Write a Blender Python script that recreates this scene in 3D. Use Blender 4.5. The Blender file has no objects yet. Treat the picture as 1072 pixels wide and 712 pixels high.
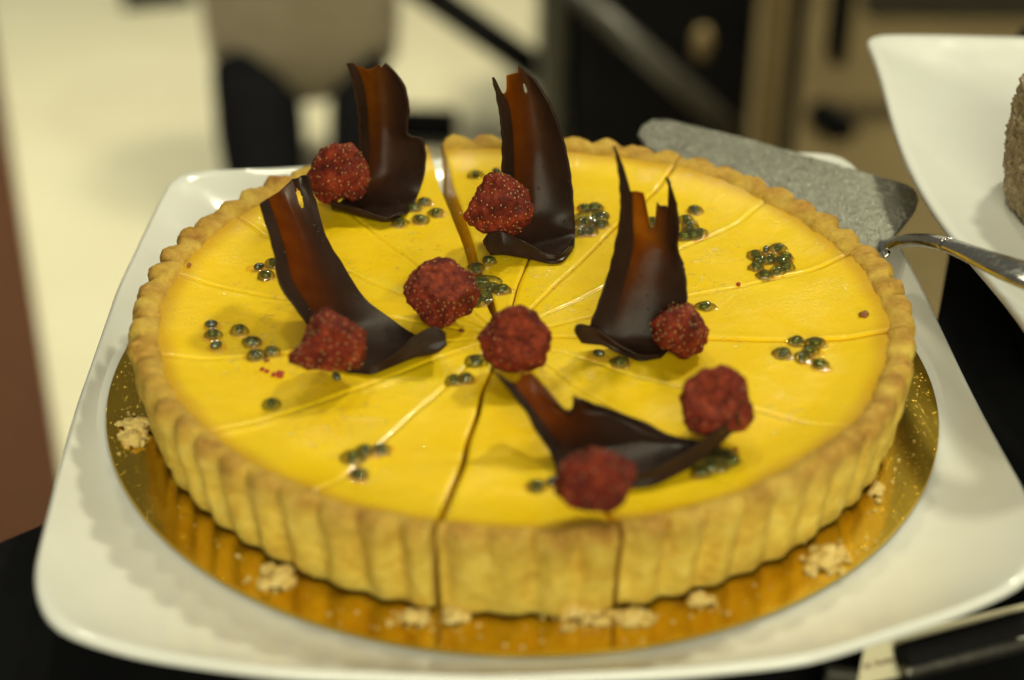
import bpy, bmesh, math, random
from mathutils import Vector, Matrix, noise
R = math.radians
random.seed(7)
scene = bpy.context.scene
C = scene.collection

# ------------------------------------------------------------------ camera
PITCH, DIST, FPX, AX, AY, ROLL = 0.553404, 0.688587, 1898.67, -0.0039815, 0.0269594, -0.0093125
cam_d = bpy.data.cameras.new("camera")
cam = bpy.data.objects.new("camera", cam_d)
C.objects.link(cam)
CAM = Vector((AX, AY - DIST * math.cos(PITCH), DIST * math.sin(PITCH)))
cam.matrix_world = Matrix.Translation(CAM) @ Matrix.Rotation(math.pi / 2 - PITCH, 4, 'X') @ Matrix.Rotation(-ROLL, 4, 'Z')
cam_d.sensor_width = 36.0
cam_d.lens = FPX / 1072 * 36
cam_d.clip_start = 0.02
cam_d.clip_end = 60
cam_d.dof.use_dof = True
cam_d.dof.focus_distance = 0.672
cam_d.dof.aperture_fstop = 4.7
scene.camera = cam

# ------------------------------------------------------------------ world, exposure
w = bpy.data.worlds.new("World")
scene.world = w
w.use_nodes = True
w.node_tree.nodes['Background'].inputs[0].default_value = (1.0, 0.93, 0.72, 1)
w.node_tree.nodes['Background'].inputs[1].default_value = 0.13
scene.view_settings.view_transform = 'Standard'
scene.view_settings.look = 'None'
scene.view_settings.exposure = 0
scene.view_settings.gamma = 1
scene.render.engine = 'CYCLES'
scene.cycles.use_denoising = True
scene.cycles.max_bounces = 8
scene.cycles.transparent_max_bounces = 12
scene.cycles.caustics_reflective = False
scene.cycles.caustics_refractive = False
scene.cycles.sample_clamp_indirect = 4.0

# ------------------------------------------------------------------ lamps (ceiling spots of the room and an added front fill)
def lamp(name, loc, target, size, power, col, shape='SQUARE', sy=None, spread=None):
    l = bpy.data.lights.new(name, 'AREA')
    l.shape = shape
    l.size = size
    if sy:
        l.size_y = sy
    l.energy = power
    if spread: l.spread = R(spread)
    l.color = col
    o = bpy.data.objects.new(name, l)
    C.objects.link(o)
    o.location = loc
    o.rotation_euler = (Vector(target) - Vector(loc)).to_track_quat('-Z', 'Y').to_euler()
    return o
WARM = (0.98, 0.965, 0.68)
lamp("ceiling_lamp", (0.68, 0.92, 1.30), (0, 0, 0), 0.12, 12.5, WARM)
lamp("ceiling_lamp", (-0.35, 0.75, 1.6), (0, 0, 0), 0.10, 5.0, WARM)
lamp("ceiling_lamp", (0.12, 0.95, 1.45), (0, 0, 0), 0.08, 3.8, WARM)
lamp("front_fill", (0.25, -1.55, 0.78), (0, 0, 0.02), 1.0, 27.0, WARM)  # added fill from the camera side, brightens the front crust wall
lamp("ceiling_lamp", (-1.70, 1.2, 2.6), (-0.95, 1.7, -0.78), 0.6, 12, (1.0, 0.97, 0.72), spread=62)
lamp("ceiling_lamp", (0.95, 1.7, 2.6), (0.75, 1.7, -0.78), 0.5, 14, (1.0, 0.90, 0.60), spread=62)

# ------------------------------------------------------------------ helpers
RX = Vector((1, 0, 0)); FW = Vector((0, math.cos(PITCH), -math.sin(PITCH))); UP = Vector((0, math.sin(PITCH), math.cos(PITCH)))
def ray(px, py):
    X, Y = px - 536, 356 - py
    c, s = math.cos(ROLL), math.sin(ROLL)
    X, Y = c * X + s * Y, -s * X + c * Y
    return FW + RX * (X / FPX) + UP * (Y / FPX)
def at_z(px, py, z):
    d = ray(px, py)
    return CAM + d * ((z - CAM.z) / d.z)
def at_y(px, py, y):
    d = ray(px, py)
    return CAM + d * ((y - CAM.y) / d.y)
def sm(a, b, x):
    t = max(0.0, min(1.0, (x - a) / (b - a)))
    return t * t * (3 - 2 * t)
def nz(x, y, z=0.0):
    return noise.noise(Vector((x, y, z)))

def mesh_obj(name, verts, faces, mat, parent=None, smooth=True, mats=None, fmat=None):
    me = bpy.data.meshes.new(name)
    me.from_pydata([tuple(v) for v in verts], [], faces)
    me.validate()
    me.update()
    for m in (mats or [mat]):
        me.materials.append(m)
    if fmat and len(fmat) == len(me.polygons):
        me.polygons.foreach_set('material_index', fmat)
    if smooth:
        me.polygons.foreach_set('use_smooth', [True] * len(me.polygons))
    o = bpy.data.objects.new(name, me)
    C.objects.link(o)
    if parent:
        o.parent = parent
        o.matrix_parent_inverse = parent.matrix_world.inverted()
    return o
def bm_obj(name, bm, mat, parent=None, smooth=True):
    bmesh.ops.recalc_face_normals(bm, faces=bm.faces)
    me = bpy.data.meshes.new(name)
    bm.to_mesh(me)
    bm.free()
    me.materials.append(mat)
    if smooth:
        me.polygons.foreach_set('use_smooth', [True] * len(me.polygons))
    o = bpy.data.objects.new(name, me)
    C.objects.link(o)
    if parent:
        o.parent = parent
        o.matrix_parent_inverse = parent.matrix_world.inverted()
    return o
def tag(o, label=None, cat=None, group=None, kind=None):
    if label: o['label'] = label
    if cat: o['category'] = cat
    if group: o['group'] = group
    if kind: o['kind'] = kind
    return o
def empty(name, loc, label, cat, group=None):
    o = bpy.data.objects.new(name, None)
    C.objects.link(o)
    o.location = loc
    o.matrix_world = Matrix.Translation(loc)
    o.empty_display_size = 0.01
    return tag(o, label, cat, group)
def smooth_by_angle(o, ang=40):
    me = o.data
    bm = bmesh.new(); bm.from_mesh(me)
    for e in bm.edges:
        if len(e.link_faces) == 2 and e.calc_face_angle(0) > R(ang):
            e.smooth = False
    bm.to_mesh(me); bm.free()
def box_bm(bm, size, loc, rot=None, bevel=0.0, seg=3):
    g = bmesh.ops.create_cube(bm, size=1)
    vs = g['verts']
    bmesh.ops.scale(bm, vec=size, verts=vs)
    if bevel:
        es = list({e for v in vs for e in v.link_edges})
        r = bmesh.ops.bevel(bm, geom=es, offset=bevel, segments=seg, profile=0.5, affect='EDGES')
        vs = list({v for f in r['faces'] for v in f.verts} | {v for v in vs if v.is_valid})
        vs = [v for v in vs if v.is_valid]
    m = Matrix.Translation(loc) @ (rot if rot else Matrix.Identity(4))
    bmesh.ops.transform(bm, matrix=m, verts=vs)
    return vs
def tube_bm(bm, pts, rad, n=16, flat=None):
    """sweep along pts; rad scalar or list; flat = list of (rx, rz) half widths with fixed side axis"""
    rings = []
    for i, p in enumerate(pts):
        a = pts[max(0, i - 1)]; b = pts[min(len(pts) - 1, i + 1)]
        t = (b - a).normalized()
        side = t.cross(Vector((0, 0, 1)))
        if side.length < 1e-4: side = Vector((1, 0, 0))
        side.normalize()
        up = side.cross(t)
        rx, rz = (flat[i] if flat else ((rad[i],) * 2 if isinstance(rad, list) else (rad, rad)))
        rings.append([bm.verts.new(p + side * (rx * math.cos(2 * math.pi * k / n)) + up * (rz * math.sin(2 * math.pi * k / n))) for k in range(n)])
    for a, b in zip(rings, rings[1:]):
        for k in range(n):
            bm.faces.new((a[k], a[(k + 1) % n], b[(k + 1) % n], b[k]))
    bm.faces.new(rings[0][::-1]); bm.faces.new(rings[-1])
def catmull(P, n):
    out = []
    m = len(P) - 1
    for i in range(n + 1):
        t = i / n * m
        k = min(int(t), m - 1); f = t - k
        p0, p1, p2, p3 = P[max(k - 1, 0)], P[k], P[k + 1], P[min(k + 2, m)]
        out.append(0.5 * ((2 * p1) + (p2 - p0) * f + (2 * p0 - 5 * p1 + 4 * p2 - p3) * f * f + (3 * p1 - p0 - 3 * p2 + p3) * f ** 3))
    return out

# ------------------------------------------------------------------ materials
def mat(name, base=(.8, .8, .8), rough=.5, metal=0, **kw):
    m = bpy.data.materials.new(name)
    m.use_nodes = True
    b = m.node_tree.nodes['Principled BSDF']
    b.inputs['Base Color'].default_value = (*base, 1)
    b.inputs['Roughness'].default_value = rough
    b.inputs['Metallic'].default_value = metal
    for k, v in kw.items():
        b.inputs[k].default_value = v
    return m
class N:
    def __init__(s, m):
        s.t = m.node_tree; s.b = s.t.nodes['Principled BSDF']; s.out = s.t.nodes['Material Output']
        s.co = s.t.nodes.new('ShaderNodeNewGeometry').outputs['Position']
        s.obj = s.t.nodes.new('ShaderNodeTexCoord').outputs['Object']
    def new(s, k, **kw):
        n = s.t.nodes.new(k)
        for a, b in kw.items(): setattr(n, a, b)
        return n
    def link(s, a, b): s.t.links.new(a, b)
    def noise(s, scale, detail=4, rough=.55, vec=None, dist=0):
        n = s.new('ShaderNodeTexNoise')
        n.inputs['Scale'].default_value = scale; n.inputs['Detail'].default_value = detail
        n.inputs['Roughness'].default_value = rough; n.inputs['Distortion'].default_value = dist
        s.link(vec or s.obj, n.inputs['Vector'])
        return n.outputs['Fac']
    def ramp(s, fac, stops):
        r = s.new('ShaderNodeValToRGB')
        e = r.color_ramp.elements
        while len(e) < len(stops): e.new(0.5)
        for i, (p, c) in enumerate(stops):
            e[i].position = p
            e[i].color = (*c, 1) if len(c) == 3 else c
        s.link(fac, r.inputs[0])
        return r.outputs[0]
    def mix(s, fac, a, b, mode='MIX'):
        n = s.new('ShaderNodeMix', data_type='RGBA', blend_type=mode)
        if isinstance(fac, (int, float)): n.inputs[0].default_value = fac
        else: s.link(fac, n.inputs[0])
        for q, v in ((6, a), (7, b)):
            if isinstance(v, tuple): n.inputs[q].default_value = (*v, 1)
            else: s.link(v, n.inputs[q])
        return n.outputs[2]
    def math(s, op, a, b=0.0):
        n = s.new('ShaderNodeMath', operation=op)
        for q, v in ((0, a), (1, b)):
            if isinstance(v, (int, float)): n.inputs[q].default_value = v
            else: s.link(v, n.inputs[q])
        return n.outputs[0]
    def attr(s, name):
        return s.new('ShaderNodeAttribute', attribute_name=name).outputs['Fac']
    def bump(s, h, dist, strength=1.0, prev=None):
        n = s.new('ShaderNodeBump')
        n.inputs['Distance'].default_value = dist; n.inputs['Strength'].default_value = strength
        s.link(h, n.inputs['Height'])
        if prev is not None: s.link(prev, n.inputs['Normal'])
        return n.outputs[0]
    def set(s, k, v): s.link(v, s.b.inputs[k])

def m_filling():
    m = mat('lemon_curd', (.88, .58, .02), .3, **{'Subsurface Weight': .25, 'Subsurface Scale': .004, 'Specular IOR Level': .25, 'Coat Weight': .35, 'Coat Roughness': .05})
    m.node_tree.nodes['Principled BSDF'].inputs['Subsurface Radius'].default_value = (1, .6, .10)
    n = N(m)
    a = n.noise(38, 5, .6)
    col = n.ramp(a, [(.3, (.88, .56, .006)), (.55, (.90, .59, .007)), (.75, (.92, .63, .010))])
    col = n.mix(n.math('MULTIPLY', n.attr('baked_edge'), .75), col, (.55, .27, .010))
    n.set('Base Color', col)
    fine = n.noise(900, 3, .6)
    patch = n.ramp(n.noise(45, 3, .6), [(.42, (0, 0, 0)), (.62, (1, 1, 1))])
    h = n.math('MULTIPLY', fine, n.math('ADD', n.math('MULTIPLY', patch, .8), .10))
    nb = n.bump(n.noise(60, 3, .5), .0005, .4)
    nb = n.bump(h, .0006, .6, nb)
    n.set('Normal', nb)
    n.link(nb, n.b.inputs['Coat Normal'])
    n.set('Roughness', n.ramp(n.noise(70, 3), [(.3, (.22,) * 3), (.7, (.42,) * 3)]))
    return m
def m_crust():
    m = mat('shortcrust', (.6, .4, .17), .75, **{'Specular IOR Level': .3})
    n = N(m)
    brown = n.attr('browning')
    mott = n.noise(130, 6, .65)
    base = n.ramp(mott, [(.28, (.62, .35, .035)), (.5, (.78, .53, .075)), (.72, (.87, .66, .14))])
    toast = n.ramp(n.noise(190, 5, .65), [(.3, (.29, .115, .014)), (.55, (.52, .27, .045)), (.75, (.70, .44, .10))])
    spots = n.ramp(n.noise(55, 4, .6), [(.50, (0, 0, 0)), (.68, (1, 1, 1))])
    f = n.math('ADD', n.math('MULTIPLY', brown, .85), n.math('MULTIPLY', spots, .25))
    f = n.math('MINIMUM', f, 1.0)
    n.set('Base Color', n.mix(f, base, toast))
    nb = n.bump(n.noise(260, 5, .65), .0018, .75)
    nb = n.bump(n.noise(1100, 4, .7), .0007, .8, nb)
    n.set('Normal', nb)
    return m
def m_choc():
    m = mat('dark_chocolate', (.022, .011, .007), .3, **{'Specular IOR Level': .14})
    n = N(m)
    n.set('Base Color', n.ramp(n.noise(60, 3), [(.3, (.020, .010, .007)), (.7, (.036, .018, .012))]))
    n.set('Roughness', n.ramp(n.noise(90, 4), [(.3, (.26,) * 3), (.7, (.36,) * 3)]))
    specks = n.noise(520, 1, .4)
    n.set('Normal', n.bump(n.ramp(specks, [(.70, (0, 0, 0)), (.76, (1, 1, 1))]), .0004, .4))
    # thin chocolate lets warm light through
    tr = n.new('ShaderNodeBsdfTranslucent')
    n.link(n.ramp(n.noise(160, 4), [(.3, (.55, .28, .055)), (.7, (.67, .38, .09))]), tr.inputs[0])
    mx = n.new('ShaderNodeMixShader')
    n.link(n.attr('thin'), mx.inputs[0])
    n.link(n.b.outputs[0], mx.inputs[1]); n.link(tr.outputs[0], mx.inputs[2])
    n.link(mx.outputs[0], n.out.inputs[0])
    return m
def m_berry():
    m = mat('freeze_dried_strawberry', (.3, .02, .015), .7, **{'Specular IOR Level': .25})
    n = N(m)
    dark = n.ramp(n.noise(170, 6, .7), [(.31, (.036, .0045, .003)), (.50, (.18, .019, .008)), (.72, (.43, .066, .024))])
    core = n.ramp(n.noise(320, 5, .7), [(.34, (.075, .008, .005)), (.7, (.40, .062, .022))])
    n.set('Base Color', n.mix(n.attr('core'), dark, core))
    nb = n.bump(n.noise(600, 6, .7), .0014, .9)
    n.set('Normal', nb)
    n.set('Roughness', n.ramp(n.noise(300, 3), [(.3, (.5,) * 3), (.7, (.85,) * 3)]))
    return m
def m_gold():
    m = mat('gold_foil', (.62, .36, .075), .17, 1)
    n = N(m)
    n.set('Base Color', n.ramp(n.noise(30, 4), [(.3, (.66, .42, .035)), (.7, (.80, .55, .075))]))
    v = n.new('ShaderNodeTexVoronoi'); v.inputs['Scale'].default_value = 600; n.link(n.obj, v.inputs['Vector'])
    nb = n.bump(n.noise(24, 3), .0003, .3)
    nb = n.bump(n.ramp(v.outputs['Distance'], [(.0, (1, 1, 1)), (.22, (0, 0, 0))]), .00025, .5, nb)
    nb = n.bump(n.noise(260, 3), .0001, .2, nb)
    n.set('Normal', nb)
    return m
def m_porcelain():
    m = mat('white_porcelain', (.80, .79, .74), .14, **{'Specular IOR Level': .5, 'Coat Weight': .3, 'Coat Roughness': .06})
    n = N(m)
    n.set('Base Color', n.ramp(n.noise(22, 5, .6), [(.3, (.77, .755, .70)), (.7, (.82, .81, .77))]))
    n.set('Roughness', n.ramp(n.noise(60, 5, .6), [(.35, (.10,) * 3), (.7, (.24,) * 3)]))
    n.set('Normal', n.bump(n.noise(26, 2), .001, .12))
    return m
def m_steel(name='stained_steel', dirty=True):
    m = mat(name, (.55, .54, .51), .3, 1)
    n = N(m)
    if dirty:
        sp = n.noise(330, 6, .75)
        n.set('Base Color', n.ramp(sp, [(.3, (.20, .194, .165)), (.55, (.25, .242, .205)), (.72, (.42, .40, .33))]))
        n.set('Roughness', n.ramp(n.noise(240, 5, .7), [(.35, (.30,) * 3), (.65, (.48,) * 3)]))
        v = n.new('ShaderNodeTexVoronoi'); v.inputs['Scale'].default_value = 520; n.link(n.obj, v.inputs['Vector'])
        dots = n.math('MULTIPLY', n.ramp(v.outputs['Distance'], [(.18, (1, 1, 1)), (.34, (0, 0, 0))]), n.ramp(n.noise(160, 3), [(.45, (0, 0, 0)), (.55, (1, 1, 1))]))
        nb = n.bump(n.math('ADD', dots, n.noise(700, 3, .6)), .0007, .7)
        old = n.b.inputs['Base Color'].links[0].from_socket
        n.set('Base Color', n.mix(dots, old, (.92, .89, .78)))  # pale dots put droplet sparkle, and crumbs, into the steel's colour
        n.set('Normal', nb)
    else:
        n.set('Roughness', n.ramp(n.noise(300, 5, .7), [(.4, (.10,) * 3), (.7, (.35,) * 3)]))
    return m
def m_gel(name, col, gl=.04, flat=None):
    m = bpy.data.materials.new(name); m.use_nodes = True
    t = m.node_tree
    b = t.nodes['Principled BSDF']; out = t.nodes['Material Output']
    b.inputs['Base Color'].default_value = (*col, 1); b.inputs['Roughness'].default_value = gl
    b.inputs['Specular IOR Level'].default_value = .6
    tr = t.nodes.new('ShaderNodeBsdfTransparent'); tr.inputs[0].default_value = (*col, 1)
    gs = t.nodes.new('ShaderNodeBsdfGlossy'); gs.inputs['Roughness'].default_value = gl
    fr = t.nodes.new('ShaderNodeFresnel'); fr.inputs[0].default_value = 1.42
    a = t.nodes.new('ShaderNodeMixShader'); a.inputs[0].default_value = 0.0 if name == 'water_bead' else .05
    t.links.new(tr.outputs[0], a.inputs[1]); t.links.new(b.outputs[0], a.inputs[2])
    c = t.nodes.new('ShaderNodeMixShader')
    if flat: c.inputs[0].default_value = flat
    else: t.links.new(fr.outputs[0], c.inputs[0])
    t.links.new(a.outputs[0], c.inputs[1]); t.links.new(gs.outputs[0], c.inputs[2])
    nzn = t.nodes.new('ShaderNodeTexNoise'); nzn.inputs['Scale'].default_value = 500
    tc = t.nodes.new('ShaderNodeTexCoord'); t.links.new(tc.outputs['Object'], nzn.inputs['Vector'])
    bp = t.nodes.new('ShaderNodeBump'); bp.inputs['Distance'].default_value = .0006; bp.inputs['Strength'].default_value = .5
    t.links.new(nzn.outputs['Fac'], bp.inputs['Height'])
    for q in (b, gs): t.links.new(bp.outputs[0], q.inputs['Normal'])
    t.links.new(bp.outputs[0], fr.inputs['Normal'])
    t.links.new(c.outputs[0], out.inputs[0])
    return m
def m_seed():
    m = mat('passion_fruit_seed', (.03, .035, .02), .18, **{'Coat Weight': 1.0, 'Coat Roughness': .05})
    n = N(m)
    n.set('Base Color', n.ramp(n.noise(350, 4), [(.3, (.020, .024, .014)), (.7, (.10, .11, .045))]))
    n.set('Normal', n.bump(n.noise(500, 3), .0004, .4))
    return m
def noisy(name, c1, c2, scale, rough=.6, bump=.001, bscale=None, **kw):
    m = mat(name, c1, rough, **kw)
    n = N(m)
    n.set('Base Color', n.ramp(n.noise(scale, 5, .6), [(.3, c1), (.7, c2)]))
    n.set('Normal', n.bump(n.noise(bscale or scale * 3, 4), bump, .5))
    return m
M = dict(fill=m_filling(), crust=m_crust(), choc=m_choc(), berry=m_berry(), gold=m_gold(), plate=m_porcelain(),
         steel=m_steel(), chrome=m_steel('polished_steel', False),
         gel=m_gel('passion_fruit_juice', (1.0, .90, .40), .05, .06), bead=m_gel('water_bead', (1.0, 1.0, .98), .09, .09), ggel=m_gel('seed_jelly', (.80, .80, .28)),
         seed=m_seed(),
         achene=noisy('strawberry_pip', (.40, .22, .075), (.56, .37, .15), 300, .5, .0002),
         crumb=noisy('pastry_crumb', (.68, .46, .11), (.80, .62, .25), 260, .8, .001),
         redcrumb=noisy('red_crumb', (.30, .02, .012), (.42, .05, .02), 300, .7, .0005),
         browncrumb=noisy('baked_speck', (.22, .07, .012), (.34, .13, .02), 300, .6, .0004),
         table=noisy('black_laminate', (.006, .006, .007), (.010, .010, .011), 30, .6, .0003, **{'Specular IOR Level': .02}),
         black=noisy('black_plastic', (.008, .008, .009), (.014, .013, .013), 20, .6, .0003, **{'Specular IOR Level': .02}),
         blackcloth=noisy('black_fabric', (.005, .005, .006), (.009, .009, .010), 60, .85, .001, **{'Specular IOR Level': .02}),
         tile=noisy('cream_tile', (.66, .62, .45), (.72, .68, .51), 3, .35, .0003),
         brown=noisy('brown_carpet', (.062, .019, .003), (.085, .028, .005), 40, .9, .002),
         olive=noisy('tan_floor', (.105, .075, .028), (.14, .105, .042), 9, .6, .0005),
         beige=noisy('beige_upholstery', (.27, .225, .15), (.32, .27, .19), 40, .85, .001),
         chromedark=noisy('dark_metal', (.10, .095, .08), (.2, .19, .16), 260, .35, .0004, None, Metallic=.9),
         tan=noisy('tan_wood', (.18, .125, .05), (.23, .165, .07), 18, .5, .0004),
         grey=noisy('grey_metal', (.042, .039, .03), (.056, .052, .04), 30, .35, .0002),
         paper=noisy('cream_card', (.70, .62, .42), (.75, .67, .46), 120, .7, .0002),
         ink=mat('brown_ink', (.16, .075, .03), .7),
         nut=noisy('chopped_nut_coating', (.22, .15, .07), (.52, .42, .25), 330, .85, .003))

# ------------------------------------------------------------------ tart
TX, TY = -0.0005, 0.0002
ZF = 0.0278                          # level of the curd
cuts_px = [(455, 560), (648, 556), (795, 522), (893, 450), (935, 350), (885, 268), (815, 205), (712, 170), (590, 148), (452, 150),
           (330, 187), (240, 226), (175, 285), (150, 375), (200, 460), (322, 522)]
#        half gap of each cut (m), ridge height on the near side
gaps = [.0011, .0008, .00003, .00003, .0003, .00003, .00003, .00035, .0006, .0031, .00003, .00003, .00003, .00003, .00003, .00003]
ridge = [.0000, .0001, .0003, .0002, .0005, .0005, .0004, .0005, .0003, .0002, .0006, .0006, .0007, .0009, .0010, .0005]
ANG = []
for q in cuts_px:
    p = at_z(q[0], q[1], .031)
    ANG.append(math.atan2(p.y - TY, p.x - TX))
for i in range(1, 16):
    while ANG[i] < ANG[i - 1]: ANG[i] += 2 * math.pi
hub = at_z(526, 352, ZF)
RF = 0.1312
def rim_in(th):
    """how much thicker than the thinnest spot (the front) the rim is"""
    return .0017 * (.5 + .5 * math.sin(th) * .9) + .0014 * abs(math.cos(th)) + .0008 * nz(math.cos(th) * 4, math.sin(th) * 4, 41)
NFL = 63

tart = empty('passion_fruit_tart', (TX, TY, 0), 'round yellow passion fruit tart with fluted crust, cut into slices on the gold board', 'tart')

def crust_profile():
    """(r, z, flute weight, bake) going from the inner bottom out and over the rim"""
    return [(.012, .0004, 0, 0), (.06, .0003, 0, 0), (.110, .0003, 0, 0), (.127, .0003, .1, .1), (.1318, .0004, .35, .1), (.1330, .0014, .45, .12), (.1336, .003, .55, .1), (.1341, .006, .65, .05),
            (.1346, .009, .75, .0), (.1350, .012, .82, .0), (.1354, .015, .9, .02), (.1358, .018, .95, .05), (.1362, .021, 1, .08), (.1366, .024, 1, .14),
            (.1370, .0265, 1.05, .22), (.1374, .0285, 1.1, .35), (.1376, .0302, 1.1, .55), (.1373, .0318, 1.0, .75), (.1365, .0330, .8, .95), (.1354, .0337, .6, 1.0),
            (.1342, .0340, .4, .9), (.1330, .0338, .25, .8), (.1320, .0333, .15, .7), (.1311, .0325, .08, .6), (.1303, .0312, .03, .5), (.1297, .0296, 0, .45),
            (.1292, .0275, 0, .3), (.1285, .022, 0, 0), (.1275, .012, 0, 0), (.126, .004, 0, 0), (.10, .003, 0, 0), (.05, .003, 0, 0), (.012, .003, 0, 0)]
PROF = crust_profile()
def perp(a0):
    return Vector((-math.sin(a0), math.cos(a0), 0))
def wob(j, rho):
    return .0012 * nz(rho * 5.0 + 17.3 * j, j * 3.1) * sm(.05, .3, rho)
slice_shift = {0: .0010, 9: .0004, 8: .0, 4: .0012, 3: .0006, 15: .0006}

for k in range(16):
    j0, j1 = k, (k + 1) % 16
    a0, a1 = ANG[k], ANG[(k + 1) % 16] + (2 * math.pi if k == 15 else 0)
    am = (a0 + a1) / 2
    out = Vector((math.cos(am), math.sin(am), 0)) * (slice_shift.get(k, 0.0) )
    dz_slice = .0003 if k in (0, 8, 4) else 0.0
    sl = bpy.data.objects.new('slice', None); C.objects.link(sl); sl.parent = tart
    sl.matrix_parent_inverse = tart.matrix_world.inverted()
    n0, n1 = perp(a0), perp(a1)
    g0, g1 = gaps[j0], gaps[j1]
    # ---- filling
    NA, NR = 40, 96
    us = [(1 - math.cos(math.pi * i / NA)) / 2 for i in range(NA + 1)]
    rhos = [max(.012, (i / NR)) for i in range(NR + 1)]
    verts, faces, edge_v = [], [], []
    for rho in rhos:
        for u in us:
            th = a0 + (a1 - a0) * u
            rf = RF - rim_in(th)
            cp = Vector((TX + rf * math.cos(th), TY + rf * math.sin(th), 0))
            h2 = Vector((hub.x, hub.y, 0))
            P = h2.lerp(cp, rho)
            L = (cp - h2).length * rho
            gw = sm(0, .16, rho) * (.35 + .65 * rho)
            P += n0 * ((1 - u) ** 2 * (g0 * gw + wob(j0, rho))) - n1 * (u ** 2 * (g1 * gw - wob(j1, rho)))
            r = math.hypot(P.x - TX, P.y - TY)
            z = ZF + .0036 * (1 + .35 * nz(math.cos(th) * 3, math.sin(th) * 3, 51)) * sm(.108, rf + .002, r) ** 1.3 + dz_slice * sm(.2, .6, rho)
            z += .00045 * nz(P.x * 45, P.y * 45, 3) + .00008 * nz(P.x * 160, P.y * 160, 5)
            d0 = L * (th - a0); d1 = L * (a1 - th)
            fade = sm(.05, .40, rho) * (1 - sm(.93, 1.0, rho))
            md0 = .45 + 1.3 * nz(rho * 9, j0 * 5.3, 2.2)
            md1 = .45 + 1.3 * nz(rho * 9, j1 * 5.3, 7.2)
            z += fade * .6 * ridge[j0] * max(0, md0) * math.exp(-((d0 - .0015) / .0018) ** 2)
            z += fade * ridge[j1] * .35 * max(0, md1) * math.exp(-((d1 - .0014) / .0014) ** 2)
            dep0 = .0004 + .3 * ridge[j0]; dep1 = .0004 + .3 * ridge[j1]
            z -= sm(0, .08, rho) * (dep0 * math.exp(-(d0 / .0006) ** 2) + dep1 * math.exp(-(d1 / .0007) ** 2))
            verts.append(P + Vector((0, 0, z)) + out)
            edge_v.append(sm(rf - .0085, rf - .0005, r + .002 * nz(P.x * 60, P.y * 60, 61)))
    W = NA + 1
    for i in range(NR):
        for q in range(NA):
            b = i * W + q
            faces.append((b, b + W, b + W + 1, b + 1))
    def wall(idx, flip):
        prev = idx
        for zz in (.02, .010, .0022):
            cur = []
            for v in idx:
                p = verts[v]
                cur.append(len(verts)); verts.append(Vector((p.x, p.y, zz)))
            for i in range(len(idx) - 1):
                f = (prev[i], prev[i + 1], cur[i + 1], cur[i])
                faces.append(f[::-1] if flip else f)
            prev = cur
    wall([i * W for i in range(NR + 1)], True)
    wall([i * W + NA for i in range(NR + 1)], False)
    wall([q for q in range(W)], False)
    wall([NR * W + q for q in range(W)], True)
    f = mesh_obj('filling', verts, faces, M['fill'], sl)
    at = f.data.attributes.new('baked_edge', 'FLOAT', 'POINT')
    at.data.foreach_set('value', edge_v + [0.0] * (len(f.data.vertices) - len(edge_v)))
    smooth_by_angle(f, 60)
    # ---- crust
    step = R(.42)
    nA = max(8, int((a1 - a0) / step))
    verts, faces, browning = [], [], []
    npf = len(PROF)
    for i in range(nA + 1):
        u = i / nA
        th = a0 + (a1 - a0) * u
        c, s = math.cos(th), math.sin(th)
        ph = NFL * th / 2 + .6 * nz(c * 2.2, s * 2.2, 4)
        fl_rim = abs(math.cos(ph)) ** .62 - .64
        fl_wall = abs(math.cos(ph)) ** 1.5 - .55
        amp = .0040 * (.75 + .7 * (nz(c * 5, s * 5, 11) + .25))
        # flutes of the front right are worn almost smooth
        if -.9 < ((th + math.pi) % (2 * math.pi)) - math.pi < .05:
            amp *= .55
        for q_, (r, z, fw, bk) in enumerate(PROF):
            fl = fl_wall + (fl_rim - fl_wall) * sm(.022, .030, z)
            rr = r + amp * fl * fw
            if q_ >= 20: rr -= rim_in(th) * (1 if r > .11 else 0) * min(1, (q_ - 19) / 4)
            zz = z
            if z > .026:
                zz += (.0021 * fl * min(1, fw * 1.2) + .0010 * nz(c * 9, s * 9, 21) + .0006 * nz(c * 30, s * 30, 31)) * sm(.026, .033, z)
            p = Vector((c * rr, s * rr, zz))
            nn = nz(p.x * 150, p.y * 150, p.z * 110) * .0011 + nz(p.x * 420, p.y * 420, p.z * 420) * .0006
            if r > .127:
                p += Vector((c, s, 0)) * nn * (1 if z > .002 else .3)
                p.z += (nn * .6 if z > .03 else 0)
                if z < .004:
                    p.z = max(.0003, p.z)
            gw = r / .13 if g0 + g1 > 0 else 0
            # cut edges chip and wander a little
            ch = .0006 * nz(r * 300, z * 300, k * 9.1)
            P = Vector((TX, TY, 0)) + p
            P += n0 * ((1 - u) ** 3 * (g0 + ch * .6 * (g0 > .0003)) * gw) - n1 * (u ** 3 * (g1 + ch * .6 * (g1 > .0003)) * gw)
            verts.append(P + out + Vector((0, 0, dz_slice if z > .02 else 0)))
            browning.append(min(1, max(0, bk * (.75 + .9 * nz(c * 16, s * 16, z * 90 + 3)) + (-.35 * min(fl, 0)) * fw * .5 * (z > .012) + .55 * max(0, fl) * (z > .029))))  # baked rim and bead tips, and darker flute valleys above the base
    for i in range(nA):
        for q in range(npf):
            a = i * npf + q; b = i * npf + (q + 1) % npf
            faces.append((a, b, b + npf, a + npf))
    faces.append(tuple(range(npf))); faces.append(tuple(nA * npf + q for q in reversed(range(npf))))
    o = mesh_obj('crust', verts, faces, M['crust'], sl)
    at = o.data.attributes.new('browning', 'FLOAT', 'POINT')
    at.data.foreach_set('value', browning)
    bm = bmesh.new(); bm.from_mesh(o.data)
    bmesh.ops.recalc_face_normals(bm, faces=bm.faces)
    bm.to_mesh(o.data); bm.free()
    smooth_by_angle(o, 65)

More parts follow.
